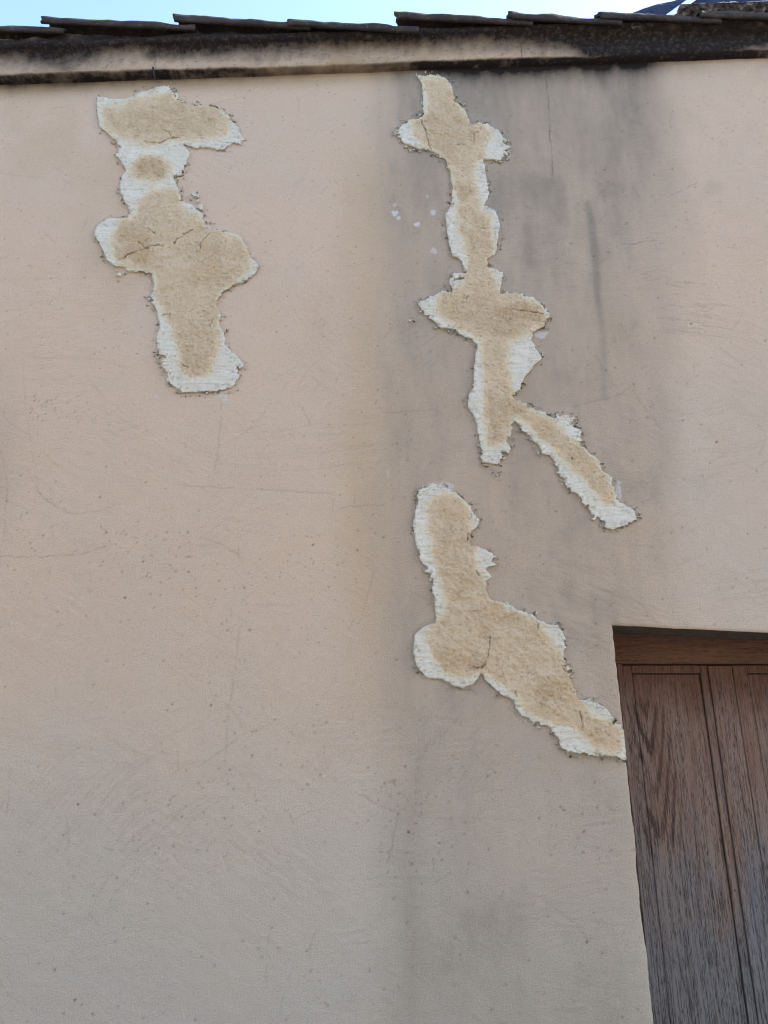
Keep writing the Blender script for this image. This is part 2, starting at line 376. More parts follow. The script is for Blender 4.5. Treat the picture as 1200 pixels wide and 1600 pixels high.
def pits(n, x0, x1, z0, z1, big=.1):
    for k in range(n):
        x, z = rng.uniform(x0, x1), rng.uniform(z0, z1)
        r = .0022 if rng.rand() > big else rng.uniform(.0025, .0038)
        m = 14; a = rng.rand(m)*6.28; q = np.sqrt(rng.rand(m))*r
        stamp(REL, x+np.cos(a)*q*1.2, z+np.sin(a)*q, -.003 if r > .003 else -.0015)
        stamp(PIT, x+np.cos(a)*q*1.2, z+np.sin(a)*q, rng.uniform(.1, .55), 'max')
pits(2600, -2.5, 2.5, .4, 5.3, .04)
for (u, v, s, n) in [(90,640,.12,40),(230,870,.18,45),(310,950,.2,30),(500,860,.15,20),(640,1240,.15,40),(250,520,.3,20),(1000,330,.4,30),(420,1170,.2,30),(300,1290,.25,30),(660,1320,.15,25),(900,1300,.15,20)]:
    x, z = (float(a) for a in ray(u, v)); pits(n, x-s, x+s, z-s*.6, z+s*.6, .2)
for (u, v) in [(122,1257),(116,1563),(917,1472),(489,851),(195,934),(947,578),(892,380),(928,400),(1023,528),(1080,505),(945,265),(638,1300),(330,1102),(1120,690)]:
    x, z = (float(a) for a in ray(u, v)); m = 16; a = rng.rand(m)*6.28; q = np.sqrt(rng.rand(m))*.0034
    stamp(REL, x+np.cos(a)*q, z+np.sin(a)*q*.8, -.004); stamp(PIT, x+np.cos(a)*q, z+np.sin(a)*q*.8, .8, 'max')
def crackline(pts, dark=.5, depth=.0012, jit=.004):
    P = np.array([[float(a) for a in ray(*p)] for p in pts])
    for a, b in zip(P[:-1], P[1:]):
        L = np.hypot(*(b-a)); n = int(L/RES*1.4)+2; t = np.linspace(0, 1, n)
        o = (vn(t*L/.015, np.full(n, a[0]*50))-.5)*jit*2
        nx, nz = -(b-a)[1]/L, (b-a)[0]/L
        px = a[0]+(b-a)[0]*t+nx*o; pz = a[1]+(b-a)[1]*t+nz*o
        br = .45+.55*(vn(t*L/.03, np.full(n, 3.3+b[0]*9)) > .35)
        stamp(REL, px, pz, -depth*br); stamp(PIT, px, pz, dark*br, 'max')
for pts, dk in [([(852,118),(857,160),(859,210),(864,270)], .75), ([(290,150),(291,172)], .5), ([(0,869),(60,870),(130,866),(175,850)], .35),
            ([(60,770),(85,790),(110,803),(150,800),(190,786)], .35), ([(270,758),(340,762),(430,766),(520,772)], .3), ([(530,795),(560,790),(600,789)], .3),
            ([(345,625),(346,640),(342,700),(335,735)], .3), ([(352,1200),(356,1120),(368,1040),(374,980)], .22), ([(60,770),(40,640),(35,560)], .15),
            ([(895,635),(960,620),(985,605),(1010,640),(1035,672)], .3), ([(1045,307),(1065,298),(1090,284)], .35), ([(980,384),(1005,377),(1025,376)], .45),
            ([(560,1240),(600,1262),(620,1268)], .3), ([(621,1270),(614,1310),(605,1350)], .3), ([(600,645),(650,642),(700,636)], .25),
            ([(640,1277),(700,1280),(760,1280),(830,1283)], .15), ([(310,840),(345,850),(375,868)], .3), ([(800,430),(800,560)], .08),
            ([(0,700),(12,760),(5,840)], .2), ([(140,560),(200,575),(300,520)], .12), ([(243,100),(246,60)], .3), ([(816,92),(814,70)], .4)]:
    crackline(pts, dk)
def blur(a):
    b = a.copy(); b[1:-1, 1:-1] = (a[1:-1, 1:-1]*4+a[:-2, 1:-1]*2+a[2:, 1:-1]*2+a[1:-1, :-2]*2+a[1:-1, 2:]*2+a[:-2, :-2]+a[2:, 2:]+a[:-2, 2:]+a[2:, :-2])/16*1.35
    return b
REL = blur(REL); PIT = np.clip(blur(PIT)*1.3, 0, 1)
def samp(arr, X, Z):
    i = (Z-RZ0)/RES-.5; j = (X-RX0)/RES-.5
    ok = (i > 1) & (i < RH-3) & (j > 1) & (j < RW-3)
    i = np.clip(i, 1, RH-3); j = np.clip(j, 1, RW-3); i0 = i.astype(int); j0 = j.astype(int); fi = i-i0; fj = j-j0
    v = (arr[i0, j0]*(1-fj)+arr[i0, j0+1]*fj)*(1-fi)+(arr[i0+1, j0]*(1-fj)+arr[i0+1, j0+1]*fj)*fi
    return np.where(ok, v, 0)

def trowel(X, Z):
    m = fbm(X, Z, .35, .35, 201, 2); t = 0
    for k, (a, lo, hi) in enumerate([(.1, -9, -.15), (.75, -.15, .15), (-.6, .15, 9)]):
        c_, s_ = math.cos(a), math.sin(a); w_ = sm(lo-.12, lo+.12, m)*(1-sm(hi-.12, hi+.12, m))
        t = t + w_*fbm(X*c_+Z*s_, Z*c_-X*s_, .055, .011, 205+k*4, 3)
    return t*.0008*(.5+.8*sm(-.5, .6, fbm(X, Z, .22, .22, 221, 3)))
def base_relief(X, Z):
    return fbm(X, Z, .7, .5, 1, 3)*.004 + fbm(X, Z, .09, .07, 5, 3)*.0010 + fbm(X, Z, .022, .018, 9, 3)*.0005 + trowel(X, Z)

def stains_shade(X, Z, U, Vv):
    """dirt, damp, repair-dust and painted-in light and shade masks of the render, from where they are on the wall"""
    j1 = fbm(X, Z, .30, .8, 21, 4); j2 = fbm(X, Z, .07, .25, 25, 4)*.7; j3 = fbm(X, Z, .25, .25, 29, 4)
    u = U + j1*16 + j2*8
    bot = 1-.45*sm(700, 1500, Vv)
    g = sm(552, 662, u)*(1-sm(950, 1095, u + 14*j1 + (Vv-300)*.02*0))*(.66-.14*sm(200, 420, Vv)-.20*sm(600, 1400, Vv))
    g = g + .20*np.exp(-((u-985)/50)**2)*(1-sm(250, 480, Vv)) + .14*np.exp(-((u-622)/32)**2)*(1-.5*sm(900, 1500, Vv))
    g = g + .18*np.exp(-((u-720)/90)**2)*(1-sm(150, 330, Vv))*.8
    g = g + .14*np.exp(-((u-1035)/30)**2)*sm(300, 500, Vv)*(1-sm(820, 980, Vv))
    g = g + .15*np.exp(-((u-820)/30)**2)*sm(250, 500, Vv)*(1-sm(600, 900, Vv)) + .12*np.exp(-((u-652)/18)**2)*sm(1020, 1200, Vv)*(1-sm(1450, 1600, Vv))
    dl = polyline_d(U + j2*3, Vv, [(918,318),(926,350),(932,400),(935,470),(942,540),(944,620)])
    g = g + .42*np.exp(-(dl/6)**2)*(1-.5*sm(450, 620, Vv))
    g = g + .22*sm(.1, 1, j3)*sm(600, 760, U) + .30*np.exp(-((U+18)/46)**2-((Vv-690)/120)**2)
    g = g*(1+.30*j2)
    oc = .6*np.exp(-((u-572)/42)**2)*sm(170, 300, Vv)*(1-sm(900, 1250, Vv)) + .35*sm(.35, 1, fbm(X, Z, .5, .7, 33, 4))
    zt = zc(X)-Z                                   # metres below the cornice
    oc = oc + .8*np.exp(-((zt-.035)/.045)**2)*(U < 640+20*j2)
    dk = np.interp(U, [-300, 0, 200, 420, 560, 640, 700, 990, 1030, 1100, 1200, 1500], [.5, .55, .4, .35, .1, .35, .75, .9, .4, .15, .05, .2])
    mo = dk*np.exp(-(np.clip(zt, 0, 9)/(.052+.022*sm(640, 700, U)))**1.5)*1.35*(1+.4*j2)  # soot under the eaves plus the cornice's shadow, painted into the colour
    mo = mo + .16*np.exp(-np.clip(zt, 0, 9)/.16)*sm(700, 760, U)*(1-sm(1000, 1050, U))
    light_fade = .90*sm(820, 1600, Vv + 100*j1 + 40*j3) + .10*sm(0, .8, fbm(X, Z, .5, .5, 41, 4))  # greyer light low on the wall, painted into the colour
    light_fade = light_fade + .35*sm(980, 1100, U)*sm(380, 700, Vv)
    wh = np.zeros_like(X)
    for (a, b, rx, ry, k) in [(616,333,8,6,1),(623,340,6,5,1),(652,350,7,5,1),(676,332,6,7,.9),(678,392,8,7,.6),(617,320,4,6,.5),(668,306,4,4,.5),(690,760,30,10,.75),(668,765,14,10,.5),
                              (967,765,8,20,.75),(846,522,15,8,.8),(345,618,14,7,.8),(352,625,5,5,.7),(244,620,4,5,.5),(777,742,3,9,.8),(787,705,5,6,.5),(606,740,4,9,.25),(270,142,9,9,.4),(795,240,6,9,.5),(984,1190,12,5,.6)]:
        d = ((U-a)/rx/.75)**2+((Vv-b)/ry/.75)**2; k = k*.75
        wh = np.maximum(wh, k*(1-sm(.45, 1.1, d+.7*fbm(X, Z, .012, .012, 51, 3))))
    halo = np.zeros_like(X)
    for P in (PA, PB, PC):
        m = (U > min(p[0] for p in P)-40) & (U < max(p[0] for p in P)+40) & (Vv > min(p[1] for p in P)-40) & (Vv < max(p[1] for p in P)+40)
        if m.any():
            s = sdf(U[m], Vv[m], P); halo[m] = np.maximum(halo[m], np.exp(np.minimum(s, 0)/9)*(.35+.6*sm(-.2, .7, j3[m])))
    halo *= .14
    return dict(grey=np.clip(g, 0, 1), ochre=np.clip(oc, 0, 1), mould_shade=np.clip(mo, 0, 1.1), white=np.clip(np.maximum(wh, halo), 0, 1), light_fade=np.clip(light_fade, 0, 1))

# ------------------------------------------------------------------ wall
step = .0042
xs = np.concatenate([np.linspace(-7, -2.6, 30)[:-1], np.arange(-2.6, XD-step*.5, step), np.arange(XD, 2.6, step), np.linspace(2.61, 7, 30)])
zs = np.concatenate([np.linspace(0, .6, 8)[:-1], np.arange(ZL-step*int((ZL-.6)/step), ZL-step*.5, step), np.arange(ZL, 5.1, step), np.linspace(5.11, 5.5, 5)])
X, Z = np.meshgrid(xs, zs); X0, Z0 = X.copy(), Z.copy()
# top rows follow the sloping eaves, the lintel row follows the sagging lintel
kx = np.clip(X-XD, 0, 1.3)
Z = Z + TILT*kx*np.exp(-((Z-ZL)/.25)**2)
Xw = X - (.0035*fbm(Z, Z*0, .12, 1, 61, 4) + .0012*fbm(Z, Z*0, .02, 1, 63, 3))*np.exp(-((X-XD)/.02)**2)*(Z < ZL+.03)
Z = Z - (.002*fbm(X, X*0, .10, 1, 65, 4))*np.exp(-((Z-ZL)/.03)**2)*(X > XD-.02)
X = Xw
U, Vv = proj(X, 0*X, Z)
A = stains_shade(X, Z, U, Vv)
A['pit'] = samp(PIT, X, Z)*.9
Y = -base_relief(X, Z) - samp(REL, X, Z)
# rounded arrises round the door opening
e = np.where((Z0 < ZL), XD-X0, np.hypot(np.clip(XD-X0, 0, 9), np.clip(Z0-ZL, 0, 9)))
Y = Y + .006*np.exp(-np.clip(e, 0, 1)/.004)*((X0 <= XD+.001) | (Z0 >= ZL-.001))*(e < .05)
DW = .96                                     # door opening width
ci = np.searchsorted(xs, XD-1e-6); cj = np.searchsorted(xs, XD+DW); ri = np.searchsorted(zs, ZL-1e-6)
keep = np.ones((len(zs)-1, len(xs)-1), bool); keep[:ri, ci:cj] = False
keep &= (Z[:-1, :-1] < (float(_za)+SL*(X[:-1, :-1]-float(_xa))+.06))
V = np.stack([X, Y, Z], -1).reshape(-1, 3)
wallpart = compact(V, grid_faces(len(zs), len(xs), keep), A)
# reveals of the opening
RD = .20
def strip(P, Yd, n, mould_shade, nrm=None):          # P: edge line (k,3) pushed back to +y
    t = np.linspace(0, 1, n); W = P[None]*1.0 + np.zeros((n, len(P), 3)); W[..., 1] = P[None, :, 1]*(1-t[:, None]) + Yd*t[:, None]
    x, z = W[..., 0], W[..., 2]
    a = {k: np.zeros(x.size) for k in A}; a['grey'] += .6; a['mould_shade'] += mould_shade*2.2  # reveal dirt, with the opening's shade painted in as well
    return W.reshape(-1, 3), grid_faces(n, len(P)), a
xr = slice(ci, cj+1)
sof = np.stack([X[ri, xr], Y[ri, xr], Z[ri, xr]], -1)
jl = np.stack([X[:ri+1, ci], Y[:ri+1, ci], Z[:ri+1, ci]], -1)
jr = np.stack([X[:ri+1, cj], Y[:ri+1, cj], Z[:ri+1, cj]], -1)
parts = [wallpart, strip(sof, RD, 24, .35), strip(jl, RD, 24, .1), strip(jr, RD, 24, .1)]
V, F, At = joined(parts)
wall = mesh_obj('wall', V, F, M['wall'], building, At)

# ------------------------------------------------------------------ repair patches
DEEP = [(238,262,27,16,1), (203,385,30,32,.8), (305,550,24,45,.5), (250,190,80,22,.55), (335,430,45,25,.4), (320,395,30,14,.5),
        (700,205,42,55,.45), (728,303,20,12,.9), (745,375,20,28,.5), (735,485,55,20,.5), (818,493,42,17,1), (785,515,34,15,.7), (790,640,32,20,.75), (772,665,15,25,.5), (905,712,26,22,.7), (850,680,20,20,.4),
        (855,1075,28,24,.8), (785,960,55,15,.5), (700,1032,55,14,.6), (930,1140,28,18,.6), (746,1040,16,9,.9), (700,860,16,60,.3), (720,920,20,40,.4)]
def patch(poly, tans, cracks, extra, seed, label):
    P = np.array(poly); mg = 14
    x0, _ = ray(P[:, 0].min()-mg, P[:, 1].min()); x0b, _ = ray(P[:, 0].min()-mg, P[:, 1].max())
    x1, _ = ray(P[:, 0].max()+mg, P[:, 1].min()); x1b, _ = ray(P[:, 0].max()+mg, P[:, 1].max())
    _, z1 = ray(600, P[:, 1].min()-mg); _, z0 = ray(600, P[:, 1].max()+mg)
    st = .0028
    xs = np.arange(min(x0, x0b), max(x1, x1b), st); zs = np.arange(float(z0), float(z1), st)
    if P[:, 1].max() > 1000: xs = xs[xs < XD+st]
    X, Z = np.meshgrid(xs, zs)
    if P[:, 1].max() > 1000: X = np.minimum(X, XD-.001)
    U, Vv = proj(X, 0*X, Z)
    s = sdf(U, Vv, poly)
    for (a, b, r) in extra: s = np.maximum(s, r-np.hypot(U-a, Vv-b))
    rag = fbm(X, Z, .030, .018, seed, 4)*3.5 + fbm(X, Z, .010, .006, seed+4, 2)*2.0
    low = fbm(X, Z, .16, .16, seed+9, 2)
    s2 = s + rag*(.30 + .95*sm(-.4, .6, low+.25*np.sign(U-np.mean([p[0] for p in poly]))))
    isl = (fbm(X, Z, .013, .009, seed+31, 2)-.84+.30*np.clip(low, -.6, .5))*9
    s2 = np.maximum(s2, np.minimum(isl, 3)*((s > -7) & (s < 1)) - 9*(s <= -7))
    tan = np.zeros_like(X)
    for t in tans:
        d = sdf(U, Vv, t) + 4*fbm(X, Z, .07, .07, seed+2, 4)
        tan = np.maximum(tan, sm(-17, 6, d))
    edge = sm(-.9, .35, s2)
    thick = .0125 + .003*fbm(X, Z, .08, .05, seed+1, 3)
    lip = .0022*np.exp(-((s2-3.5)/3)**2)*(.4+.9*sm(-.3, .6, fbm(X, Z, .02, .012, seed+6, 3)))
    tool = fbm(X, Z, .05, .007, seed+7, 3)*.0017*(1-tan)
    grain = fbm(X, Z, .012, .010, seed+3, 3)*(.0008+.0017*tan) + fbm(X, Z, .05, .04, seed+8, 3)*.0012*tan
    pl = samp(PIT*0, X, Z)
    cr = np.zeros_like(X)
    for pts, wd in cracks:
        d = polyline_d(U + 1.6*fbm(X, Z, .02, .02, 77, 3), Vv + 1.6*fbm(X, Z, .02, .02, 78, 3), pts)
        cr = np.maximum(cr, (1-sm(wd*.2, wd*.75, d))*(.55+.45*sm(-.2, .3, fbm(X, Z, .02, .02, 79, 2))))
        lip = lip + .0016*np.exp(-((d-wd*1.6)/(wd*1.3))**2)
    # little torn holes in the thin rim
    hole = sm(.60, .78, fbm(X, Z, .013, .008, seed+12, 2))*(1-sm(6, 16, s2))*(1-tan*.8)
    hole = np.maximum(hole, sm(.80, .95, fbm(X, Z, .010, .007, seed+13, 2))*.8)
    deep = np.zeros_like(X); wj = fbm(X, Z, .05, .05, seed+23, 4)
    for (a, b, rx, ry, k) in DEEP:
        deep = np.maximum(deep, .55*k*(1-sm(.1, 1.6, ((U-a)/rx)**2+((Vv-b)/ry)**2+1.1*wj)))
    deep = deep*tan
    grain = grain*(1+1.3*deep) - .002*deep
    h = edge*(thick+lip) + (tool+grain)*edge - cr*.0035 - hole*.0022*edge - .003
    Y = -(base_relief(X, Z)) - h
    gz, gx = np.gradient(s2); gn = np.hypot(gx, gz)+1e-6
    pull = (1-sm(-.9, .3, s2))*(.0055+.004*sm(-.2, .6, fbm(X, Z, .05, .03, seed+19, 3)))
    XX = X + gx/gn*pull; ZZ = Z + gz/gn*pull
    if P[:, 1].max() > 1000: XX = np.minimum(XX, XD-.0005)
    V = np.stack([XX, Y, ZZ], -1).reshape(-1, 3)
    sk = s2 > -4.5
    keep = sk[:-1, :-1] | sk[1:, 1:] | sk[:-1, 1:] | sk[1:, :-1]
    keep &= (X[:-1, 1:] > X[:-1, :-1])
    V, F, At = compact(V, grid_faces(len(zs), len(xs), keep), dict(deep=deep, tan=np.clip(tan+.10*fbm(X, Z, .1, .1, seed+15, 3)*tan, 0, 1), crack_edge_shade=np.clip(cr*.72+hole*.3+.45*sm(-4, -1, s)*(1-sm(.1, .75, edge))*(.55+.6*sm(-.3, .5, fbm(X, Z, .02, .015, seed+17, 3))), 0, 1)))  # besides cracks and holes, paints the shadow line along the patch edge
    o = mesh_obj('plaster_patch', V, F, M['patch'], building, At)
    o['label'] = label
    return o
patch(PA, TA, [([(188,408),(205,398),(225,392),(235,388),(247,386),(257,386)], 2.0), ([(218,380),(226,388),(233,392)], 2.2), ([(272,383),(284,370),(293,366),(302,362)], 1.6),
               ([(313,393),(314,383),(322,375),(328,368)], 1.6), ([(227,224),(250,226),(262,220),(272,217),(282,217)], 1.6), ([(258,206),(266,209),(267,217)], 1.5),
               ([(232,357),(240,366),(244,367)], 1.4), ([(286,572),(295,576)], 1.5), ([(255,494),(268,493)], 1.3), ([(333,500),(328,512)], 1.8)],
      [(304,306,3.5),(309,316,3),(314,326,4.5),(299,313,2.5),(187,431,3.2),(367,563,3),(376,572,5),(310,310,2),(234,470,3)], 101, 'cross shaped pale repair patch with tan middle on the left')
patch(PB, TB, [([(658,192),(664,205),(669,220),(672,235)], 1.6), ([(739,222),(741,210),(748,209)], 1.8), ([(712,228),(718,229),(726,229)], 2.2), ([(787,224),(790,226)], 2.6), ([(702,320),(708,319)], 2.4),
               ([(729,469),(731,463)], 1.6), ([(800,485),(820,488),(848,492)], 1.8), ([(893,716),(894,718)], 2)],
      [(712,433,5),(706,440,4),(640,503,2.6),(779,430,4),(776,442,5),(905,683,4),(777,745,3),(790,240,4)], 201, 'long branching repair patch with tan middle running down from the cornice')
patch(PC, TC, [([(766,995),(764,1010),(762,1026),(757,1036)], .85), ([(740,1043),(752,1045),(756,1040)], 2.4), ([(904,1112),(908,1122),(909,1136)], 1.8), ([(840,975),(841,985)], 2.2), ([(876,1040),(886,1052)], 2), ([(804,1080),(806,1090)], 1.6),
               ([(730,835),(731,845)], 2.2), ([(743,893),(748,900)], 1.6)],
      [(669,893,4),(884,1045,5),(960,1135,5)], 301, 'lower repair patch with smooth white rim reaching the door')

# ------------------------------------------------------------------ cornice
prof = [(0.01, 0.0), (-.010, 0.000), (-.028, -.002), (-.042, .001), (-.051, .008), (-.0545, .018), (-.055, .035), (-.0555, .06), (-.056, .085),
        (-.058, .10), (-.063, .114), (-.071, .125), (-.080, .132), (-.090, .136), (-.096, .142), (-.098, .152), (-.095, .166), (-.02, .17), (0.0, .172)]
pp = np.array(prof); dl = np.r_[0, np.cumsum(np.hypot(*np.diff(pp, axis=0).T))]
tt = np.arange(0, dl[-3], .0035); py = np.interp(tt, dl, pp[:, 0]); pz = np.interp(tt, dl, pp[:, 1])
py = np.r_[py, 0.03]; pz = np.r_[pz, .172]; tt = np.r_[tt, tt[-1]+.2]
xs = np.concatenate([np.linspace(-7, -2.6, 20)[:-1], np.arange(-2.6, 2.6, .006), np.linspace(2.61, 7, 20)])
X, T = np.meshgrid(xs, tt); Yp = np.broadcast_to(py[:, None], X.shape).copy(); Zp = np.broadcast_to(pz[:, None], X.shape).copy()
nz = fbm(X, T, .5, .3, 71, 3)*.006 + fbm(X, T, .05, .03, 73, 4)*.0028 + fbm(X, T, .016, .012, 75, 2)*.0010
Yp = Yp - nz*sm(0, .01, T); Zp = Zp + zc(X) + fbm(X, T*0, .35, 1, 79, 3)*.004
U, Vv = proj(X, Yp, Zp)
j = fbm(X, T, .10, .08, 81, 4); j2 = fbm(X, T, .03, .10, 85, 4)
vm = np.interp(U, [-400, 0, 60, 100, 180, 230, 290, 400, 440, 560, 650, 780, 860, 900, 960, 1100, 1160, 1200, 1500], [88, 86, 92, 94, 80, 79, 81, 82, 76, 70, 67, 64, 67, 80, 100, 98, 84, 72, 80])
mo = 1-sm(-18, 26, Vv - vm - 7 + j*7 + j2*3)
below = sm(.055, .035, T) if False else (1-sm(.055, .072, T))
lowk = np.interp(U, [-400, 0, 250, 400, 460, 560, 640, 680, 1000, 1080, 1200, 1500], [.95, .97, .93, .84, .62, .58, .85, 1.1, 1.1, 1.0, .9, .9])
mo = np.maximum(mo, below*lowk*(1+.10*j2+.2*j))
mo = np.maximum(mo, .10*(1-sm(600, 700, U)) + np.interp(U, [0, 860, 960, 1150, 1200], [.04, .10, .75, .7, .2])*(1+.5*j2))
oc = .9*np.clip(below*sm(250, 480, U)*(1-sm(620, 680, U)), 0, 1) + .85*sm(-.1, .45, j+.35*np.exp(-((U-700)/110)**2)+.3*np.exp(-((U-530)/30)**2))*np.clip(np.exp(-((U-700)/110)**2)+np.exp(-((U-530)/34)**2)+.5*np.exp(-((U-810)/60)**2), 0, 1) + .35*np.exp(-((U-190)/60)**2)
Ac = dict(grey=np.clip(.15*sm(0, .8, j)*1+.25*(1-sm(100, 200, U)), 0, 1), ochre=np.clip(oc+.15, 0, 1), mould_shade=np.clip(mo, 0, 1.1), white=0*X, light_fade=0*X,
          pit=sm(.80, .9, fbm(X, T, .012, .010, 91, 2))*.5 + .7*(np.abs(U-(244+.8*fbm(X, T, .05, .05, 3, 2)*3)) < 1)*(Vv < 108)*(Vv > 70)*.6 + .6*(np.abs(U-815) < .9)*(Vv > 70)*(Vv < 93))
V = np.stack([X, Yp, Zp], -1).reshape(-1, 3)
cornice = mesh_obj('cornice', V, grid_faces(len(tt), len(xs)), M['wall'], building, {k: np.clip(a, 0, 1.1) for k, a in Ac.items()})

# iron spike bent down in the lower moulding
import bmesh
bm = bmesh.new()
a = Vector((float(ray(239, 105, -.07)[0]), -.068, float(ray(239, 105, -.07)[1]))); b = Vector((float(ray(243, 126, -.075)[0]), -.072, float(ray(243, 126, -.075)[1])))
d = (b-a); n = 8; side = Vector((1, 0, .1)).normalized(); fr = Vector((0, -1, 0))
rows = []
for i in range(n+1):
    t = i/n; r = .0042*(1-t)**.6+.0012; c = a + d*t + fr*.006*math.sin(t*2.5)
    rows.append([bm.verts.new(c + side*r*math.cos(q*math.pi/3) + fr*r*math.sin(q*math.pi/3)) for q in range(6)])
for i in range(n):
    for q in range(6): bm.faces.new((rows[i][q], rows[i][(q+1) % 6], rows[i+1][(q+1) % 6], rows[i+1][q]))
bm.faces.new(rows[0]); bm.faces.new(rows[-1][::-1])
bm_obj('spike', bm, M['iron'], building, True)

# ------------------------------------------------------------------ roof: deck with mortar bed, and the verge tiles as sub-parts
YA = -.062                                  # axis of the verge tiles
TV = [(-420,30,40),(-160,33,43),(68,26,38.5),(272,23,37),(452,30,42.5),(620,19,30.5),(797,20,30),(936,19,27),(1090,17,24),(1260,12,20)]
tile_geo = []
for i, (u0, v0, v1) in enumerate(TV[:-1]):
    u1 = TV[i+1][0]+34
    r0, r1 = .066, .052
    def axis(u, v, r):
        y = YA-.77*r; x, z = ray(u, v, y); return float(x), YA, float(z)-.64*r
    tile_geo.append((Vector(axis(u0, v0, r0)), Vector(axis(u1, v1+1.2, r1)), r0, r1))
xs = np.concatenate([np.linspace(-7, -2.6, 20)[:-1], np.arange(-2.6, 2.6, .007), np.linspace(2.61, 7, 20)])
prof = np.array([(-.02, .150), (-.06, .150), (-.080, .150), (-.088, .153), (-.090, .160), (-.090, .175), (-.089, .19), (-.088, .20), (-.086, .21), (-.08, .216), (-.06, .218), (.05, .22)])
dl = np.r_[0, np.cumsum(np.hypot(*np.diff(prof, axis=0).T))]; tt = np.r_[np.arange(0, dl[-2], .006), dl[-1]]
X, T = np.meshgrid(xs, tt); Yp = np.interp(T, dl, prof[:, 0]); Zp = np.interp(T, dl, prof[:, 1])
# the bed's top follows just under the tiles' axes
ax = sorted([(t[0].x, t[0].z) for t in tile_geo] + [(t[1].x-.12, t[1].z) for t in tile_geo])
axx = np.array([a[0] for a in ax]); axz = np.array([a[1] for a in ax])
smz = np.interp(xs, axx, axz); ker = np.ones(31)/31; smz = np.convolve(np.pad(smz, 15, 'edge'), ker, 'valid')
top = smz - zc(xs) - .024
Zp = np.where(Zp > .16, .16 + (Zp-.16)/.06*(top[None, :]-.16), Zp)
k = fbm(X, T, .06, .03, 95, 4)
Yp = Yp - (k*.008 + fbm(X, T, .02, .012, 97, 3)*.005)*sm(.03, .07, T)*(T < dl[-2]-.01); Zp = Zp + zc(X) + fbm(X, T, .05, .05, 99, 3)*.004
lump = sm(.05, .6, fbm(X, T*0, .25, 1, 105, 3))*sm(-.3, .4, k)*sm(dl[4], dl[7], T)
roof = mesh_obj('roof', np.stack([X, Yp, Zp], -1).reshape(-1, 3), grid_faces(len(tt), len(xs)), M['mortar'], building, dict(lump=lump))
def barrel(p0, p1, r0, r1, th, seed, mat, parent, name='roof_tile'):
    ax = (p1-p0); L = ax.length; ax = ax/L; up = Vector((0, 0, 1)); side = ax.cross(up).normalized(); up2 = side.cross(ax).normalized()
    nl, na = 60, 26; V = []
    for lay in (0, 1):
        for i in range(nl+1):
            t = i/nl; c = p0 + ax*(t*L)
            for q in range(na+1):
                a = math.radians(-14 + 208*q/na)
                r = (r0+(r1-r0)*t) - lay*th
                nn = float(fbm(np.array([t*L+seed]), np.array([a*.07]), .10, .08, seed, 3)[0])*.005
                if t == 0: c2 = c + ax*float(fbm(np.array([a*.1+seed*3.3]), np.array([0.]), .03, 1, 5, 3)[0])*.014
                else: c2 = c
                r += nn*(1-lay)
                V.append(c2 + side*(math.cos(a)*r*1.08) + up2*(math.sin(a)*r))
    N = (nl+1)*(na+1); F = []
    def id(l, i, q): return l*N + i*(na+1) + q
    for i in range(nl):
        for q in range(na):
            F.append((id(0,i,q), id(0,i,q+1), id(0,i+1,q+1), id(0,i+1,q)))
            F.append((id(1,i,q), id(1,i+1,q), id(1,i+1,q+1), id(1,i,q+1)))
        F.append((id(0,i,0), id(0,i+1,0), id(1,i+1,0), id(1,i,0))); F.append((id(0,i,na), id(1,i,na), id(1,i+1,na), id(0,i+1,na)))
    for q in range(na):
        F.append((id(0,0,q), id(1,0,q), id(1,0,q+1), id(0,0,q+1))); F.append((id(0,nl,q), id(0,nl,q+1), id(1,nl,q+1), id(1,nl,q)))
    return mesh_obj(name, np.array([tuple(v) for v in V]), np.array(F), mat, parent)
for i, (p0, p1, r0, r1) in enumerate(tile_geo):
    barrel(p0, p1, r0, r1, .014, i*2+1, M['tile'], roof)
# the courses behind the verge, which the roof carries on with
for row in range(1, 6):
    for i, (p0, p1, r0, r1) in enumerate(tile_geo):
        if i % 1 == 0:
            pass
deck_z = lambda x: zc(x)+.285
V = []
xs2 = np.linspace(-7, 7, 60); ys2 = np.arange(.05, 5.0, .02)
X, Yg = np.meshgrid(xs2, ys2)
Zg = zc(X) + .225 + .035*np.abs(np.sin((Yg-.05)/.19*math.pi))
cover = mesh_obj('tile_courses', np.stack([X, Yg, Zg], -1).reshape(-1, 3), grid_faces(len(ys2), len(xs2)), M['tile'], roof)

# ------------------------------------------------------------------ side and back walls so the building is a closed volume
bms = [boxv(-7, -6.8, .05, 5, 0, 4.6, bev=0), boxv(6.8, 7, .05, 5, 0, 5.2, bev=0), boxv(-7, 7, 4.9, 5.1, 0, 4.6, bev=0)]
bw = bm_obj('rear_wall', merge_bm(bms), M['cream'], building)

# ------------------------------------------------------------------ door
YF = RD-.05; YD = .165
def xat(u, v, y): return float(ray(u, v, y)[0])
def zat(u, v, y): return float(ray(u, v, y)[1])
XR = XD+DW
xfl = XD-.04; xg1 = xat(972, 1040, YF)          # frame stile outer/inner
zh0 = zat(1000, 1037, YF); zh1 = ZL + .03
fr = [boxv(xfl, xg1, YF, YF+.07, 0, zh0-.001, bev=.003), 
      boxv(XR-.04, XR+.04, YF, YF+.07, 0, zh0-.001, bev=.003), boxv(xg1-.022, xg1-.012, YF-.007, YF-.0005, 0, zh0-.002, bev=.002)]
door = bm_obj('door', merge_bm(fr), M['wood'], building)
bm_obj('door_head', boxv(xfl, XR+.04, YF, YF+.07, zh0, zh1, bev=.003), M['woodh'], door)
door['label'] = 'weathered brown wooden double door, grey towards the bottom'
xm = xat(1143, 1045, YD)
